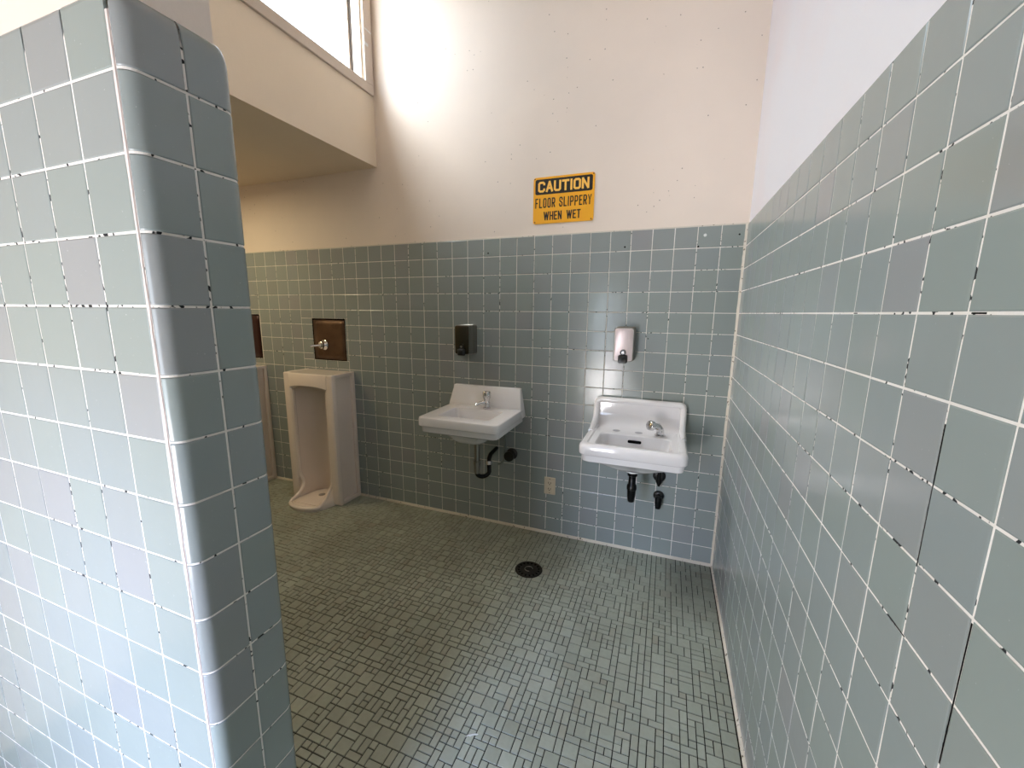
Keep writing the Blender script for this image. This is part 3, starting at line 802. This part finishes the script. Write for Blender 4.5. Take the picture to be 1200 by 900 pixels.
# left basin
xc = -12.72; t = thing('wash_basin', 'white wall-hung basin with straight back and single tap, left of the outlet', 'sink', (xc, 0, -10.5), 'wall-hung basins')
zr = -9.48; g = G()
L = [(-1.5, -2.7, .5, .3, .3, -11.08), (-1.2, -3.0, .85, .5, .5, -11.02), (-1.0, -3.15, 1.05, .5, .5, -10.85), (-.8, -3.4, 1.2, .5, .5, -10.55), (-.1, -3.9, 2.1, .1, .25, -10.36), (-.02, -4.0, 2.18, .05, .25, -10.30), (-.02, -4.03, 2.2, .05, .25, -10.06),
     (-.02, -4.04, 2.21, .05, .26, -10.02), (-.02, -4.13, 2.29, .05, .26, -9.98), (-.02, -4.16, 2.31, .05, .28, -9.94), (-.02, -4.16, 2.31, .05, .28, -9.62), (-.02, -4.13, 2.29, .05, .28, -9.53), (-.02, -4.06, 2.22, .05, .26, zr-.01), (-.05, -4.0, 2.16, .05, .24, zr),
     (-1.30, -3.42, 1.52, .22, .24, zr-.03), (-1.33, -3.39, 1.48, .22, .24, zr-.08), (-1.37, -3.33, 1.42, .25, .3, zr-.55), (-1.5, -3.15, 1.25, .3, .35, zr-.95), (-1.9, -2.8, .6, .3, .3, zr-1.15), (-2.2, -2.5, .15, .1, .1, zr-1.2)]
g.loft([rloop(xc, a, b, hw, rb, rf, z) for a, b, hw, rb, rf, z in L])
g.build('bowl', M_PORC, t, smooth=True, angle=34)
g = G(); pr_t = [(-.01, -8.33), (-.30, -8.35), (-.62, -9.30), (-.66, -9.6), (-.60, -10.0), (-.01, -10.0)]
g.loft([[(x+sx_*(abs(z+8.33)*.16), y, z) for y, z in pr_t] for x, sx_ in ((xc-2.13, -1), (xc+2.10, 1))])
g.build('backsplash', M_PORC, t, smooth=True, bevel=0.05, seg=3, angle=50)
holes_disc('strainer', xc, -2.35, zr-1.19, .2, M_CHROME, t, .04)
fx, fy, fz = -12.42, -.95, zr
g = G(); g.loft([ring_loop(fx, fy, r, fz+z, 20) for r, z in ((.22, 0), (.22, .07), (.15, .10), (.15, .28), (.19, .3), (.19, .36), (.13, .42))]); fo = g.build('faucet', M_CHROME, t, smooth=True, angle=50)
g = G(); g.loft([ring_loop(fx, fy, r, fz+z, 20) for r, z in ((.14, .40), (.16, .52), (.23, .62), (.24, .92), (.20, .98))]); g.build('push_knob', M_CHROME, fo, smooth=True, angle=50)
g = G(); g.tube([(fx, fy, fz+.3), (fx-.2, fy-.18, fz+.33), (fx-.42, fy-.40, fz+.28), (fx-.47, fy-.46, fz+.2)], [.13, .12, .12, .13], 14); g.build('spout', M_CHROME, fo, smooth=True, angle=50)
px, py = -12.50, -2.1
g = G(); g.loft([ring_loop(px, py, r, z, 16) for r, z in ((.15, -11.0), (.15, -12.25), (.22, -12.27), (.22, -12.45), (.17, -12.47), (.15, -13.0))]); g.build('tailpiece', M_DSTEEL, t, smooth=True, angle=50)
g = G(); g.tube([(px, py, -12.9)] + [(px+.26-.26*math.cos(a), py+.26*(1-math.cos(a)), -13.0-.26*math.sin(a)) for a in [PI*i/10 for i in range(11)]] + [(px+.50, py+.54, -12.6), (px+.46, py+.62, -12.3), (px+.42, py+.9, -12.15), (px+.30, -0.02, -12.15)], .125, 14)
g.build('trap', M_PIPE, t, smooth=True, angle=50)
g = G(); g.tube([(px+.50, py+.56, -12.62), (px+.48, py+.6, -12.42)], .19, 8); g.build('trap_nut', M_CHROME, t)

# ------------------------------------------------------------------ stop valves on the wall
def valve(x, z, r, label, body, group=None):
    t = thing('stop_valve', label, 'valve', (x, 0, z), group)
    g = G(); g.loft([[(x+rr_*math.cos(2*PI*i/20), y, z+rr_*math.sin(2*PI*i/20)) for i in range(20)] for rr_, y in ((r, .0), (r, -.05), (r*.7, -.12))]); g.build('escutcheon', M_BLACK, t, smooth=True, angle=50)
    body(t); return t
def vb1(t):
    x, z = -2.90, -12.5
    g = G(); g.tube([(x, -.1, z), (x, -.55, z)], .14, 12); g.build('stem', M_PIPE, t, smooth=True, angle=50)
    g = G(); g.tube([(x, -.45, z+.55), (x, -.45, z-.12), (x, -.45, z-.36)], [.08, .16, .06], 12); g.build('valve_body', M_PIPE, t, smooth=True, angle=50)
valve(-2.90, -12.45, .32, 'black stop valve just under the right basin', vb1, 'black valves below the right basin')
def vb2(t):
    x, z = -2.86, -13.6
    g = G(); g.tube([(x, -.1, z), (x, -.5, z)], .18, 12); g.build('stem', M_PIPE, t, smooth=True, angle=50)
    g = G(); g.tube([(x, -.42, z+.10), (x, -.42, z-.15), (x, -.42, z-.5)], [.15, .18, .13], 12); g.build('valve_body', M_PIPE, t, smooth=True, angle=50)
valve(-2.86, -13.55, .27, 'black capped valve on the wall, the lower one under the right basin', vb2, 'black valves below the right basin')
def vb3(t):
    x, z = -11.17, -12.35
    g = G(); g.tube([(x, -.1, z), (x, -.5, z)], .16, 12); g.build('stem', M_PIPE, t, smooth=True, angle=50)
    g = G(); g.tube([(x, -.5, z), (x, -.62, z)], .30, 16); g.build('valve_handle', M_BLACK, t, smooth=True, angle=50)
    g = G(); g.tube([(x-.28, -.5, -10.58), (x-.30, -.5, -11.2), (x-.30, -.5, z-.15), (x-.36, -.55, z-.35), (x-.52, -.62, z-.5), (x-.66, -.66, z-.52)], .07, 10); g.build('supply_tube', M_TUBE, t, smooth=True)
valve(-11.17, -12.35, .34, 'black stop valve with thin grey supply tube under the left basin', vb3)
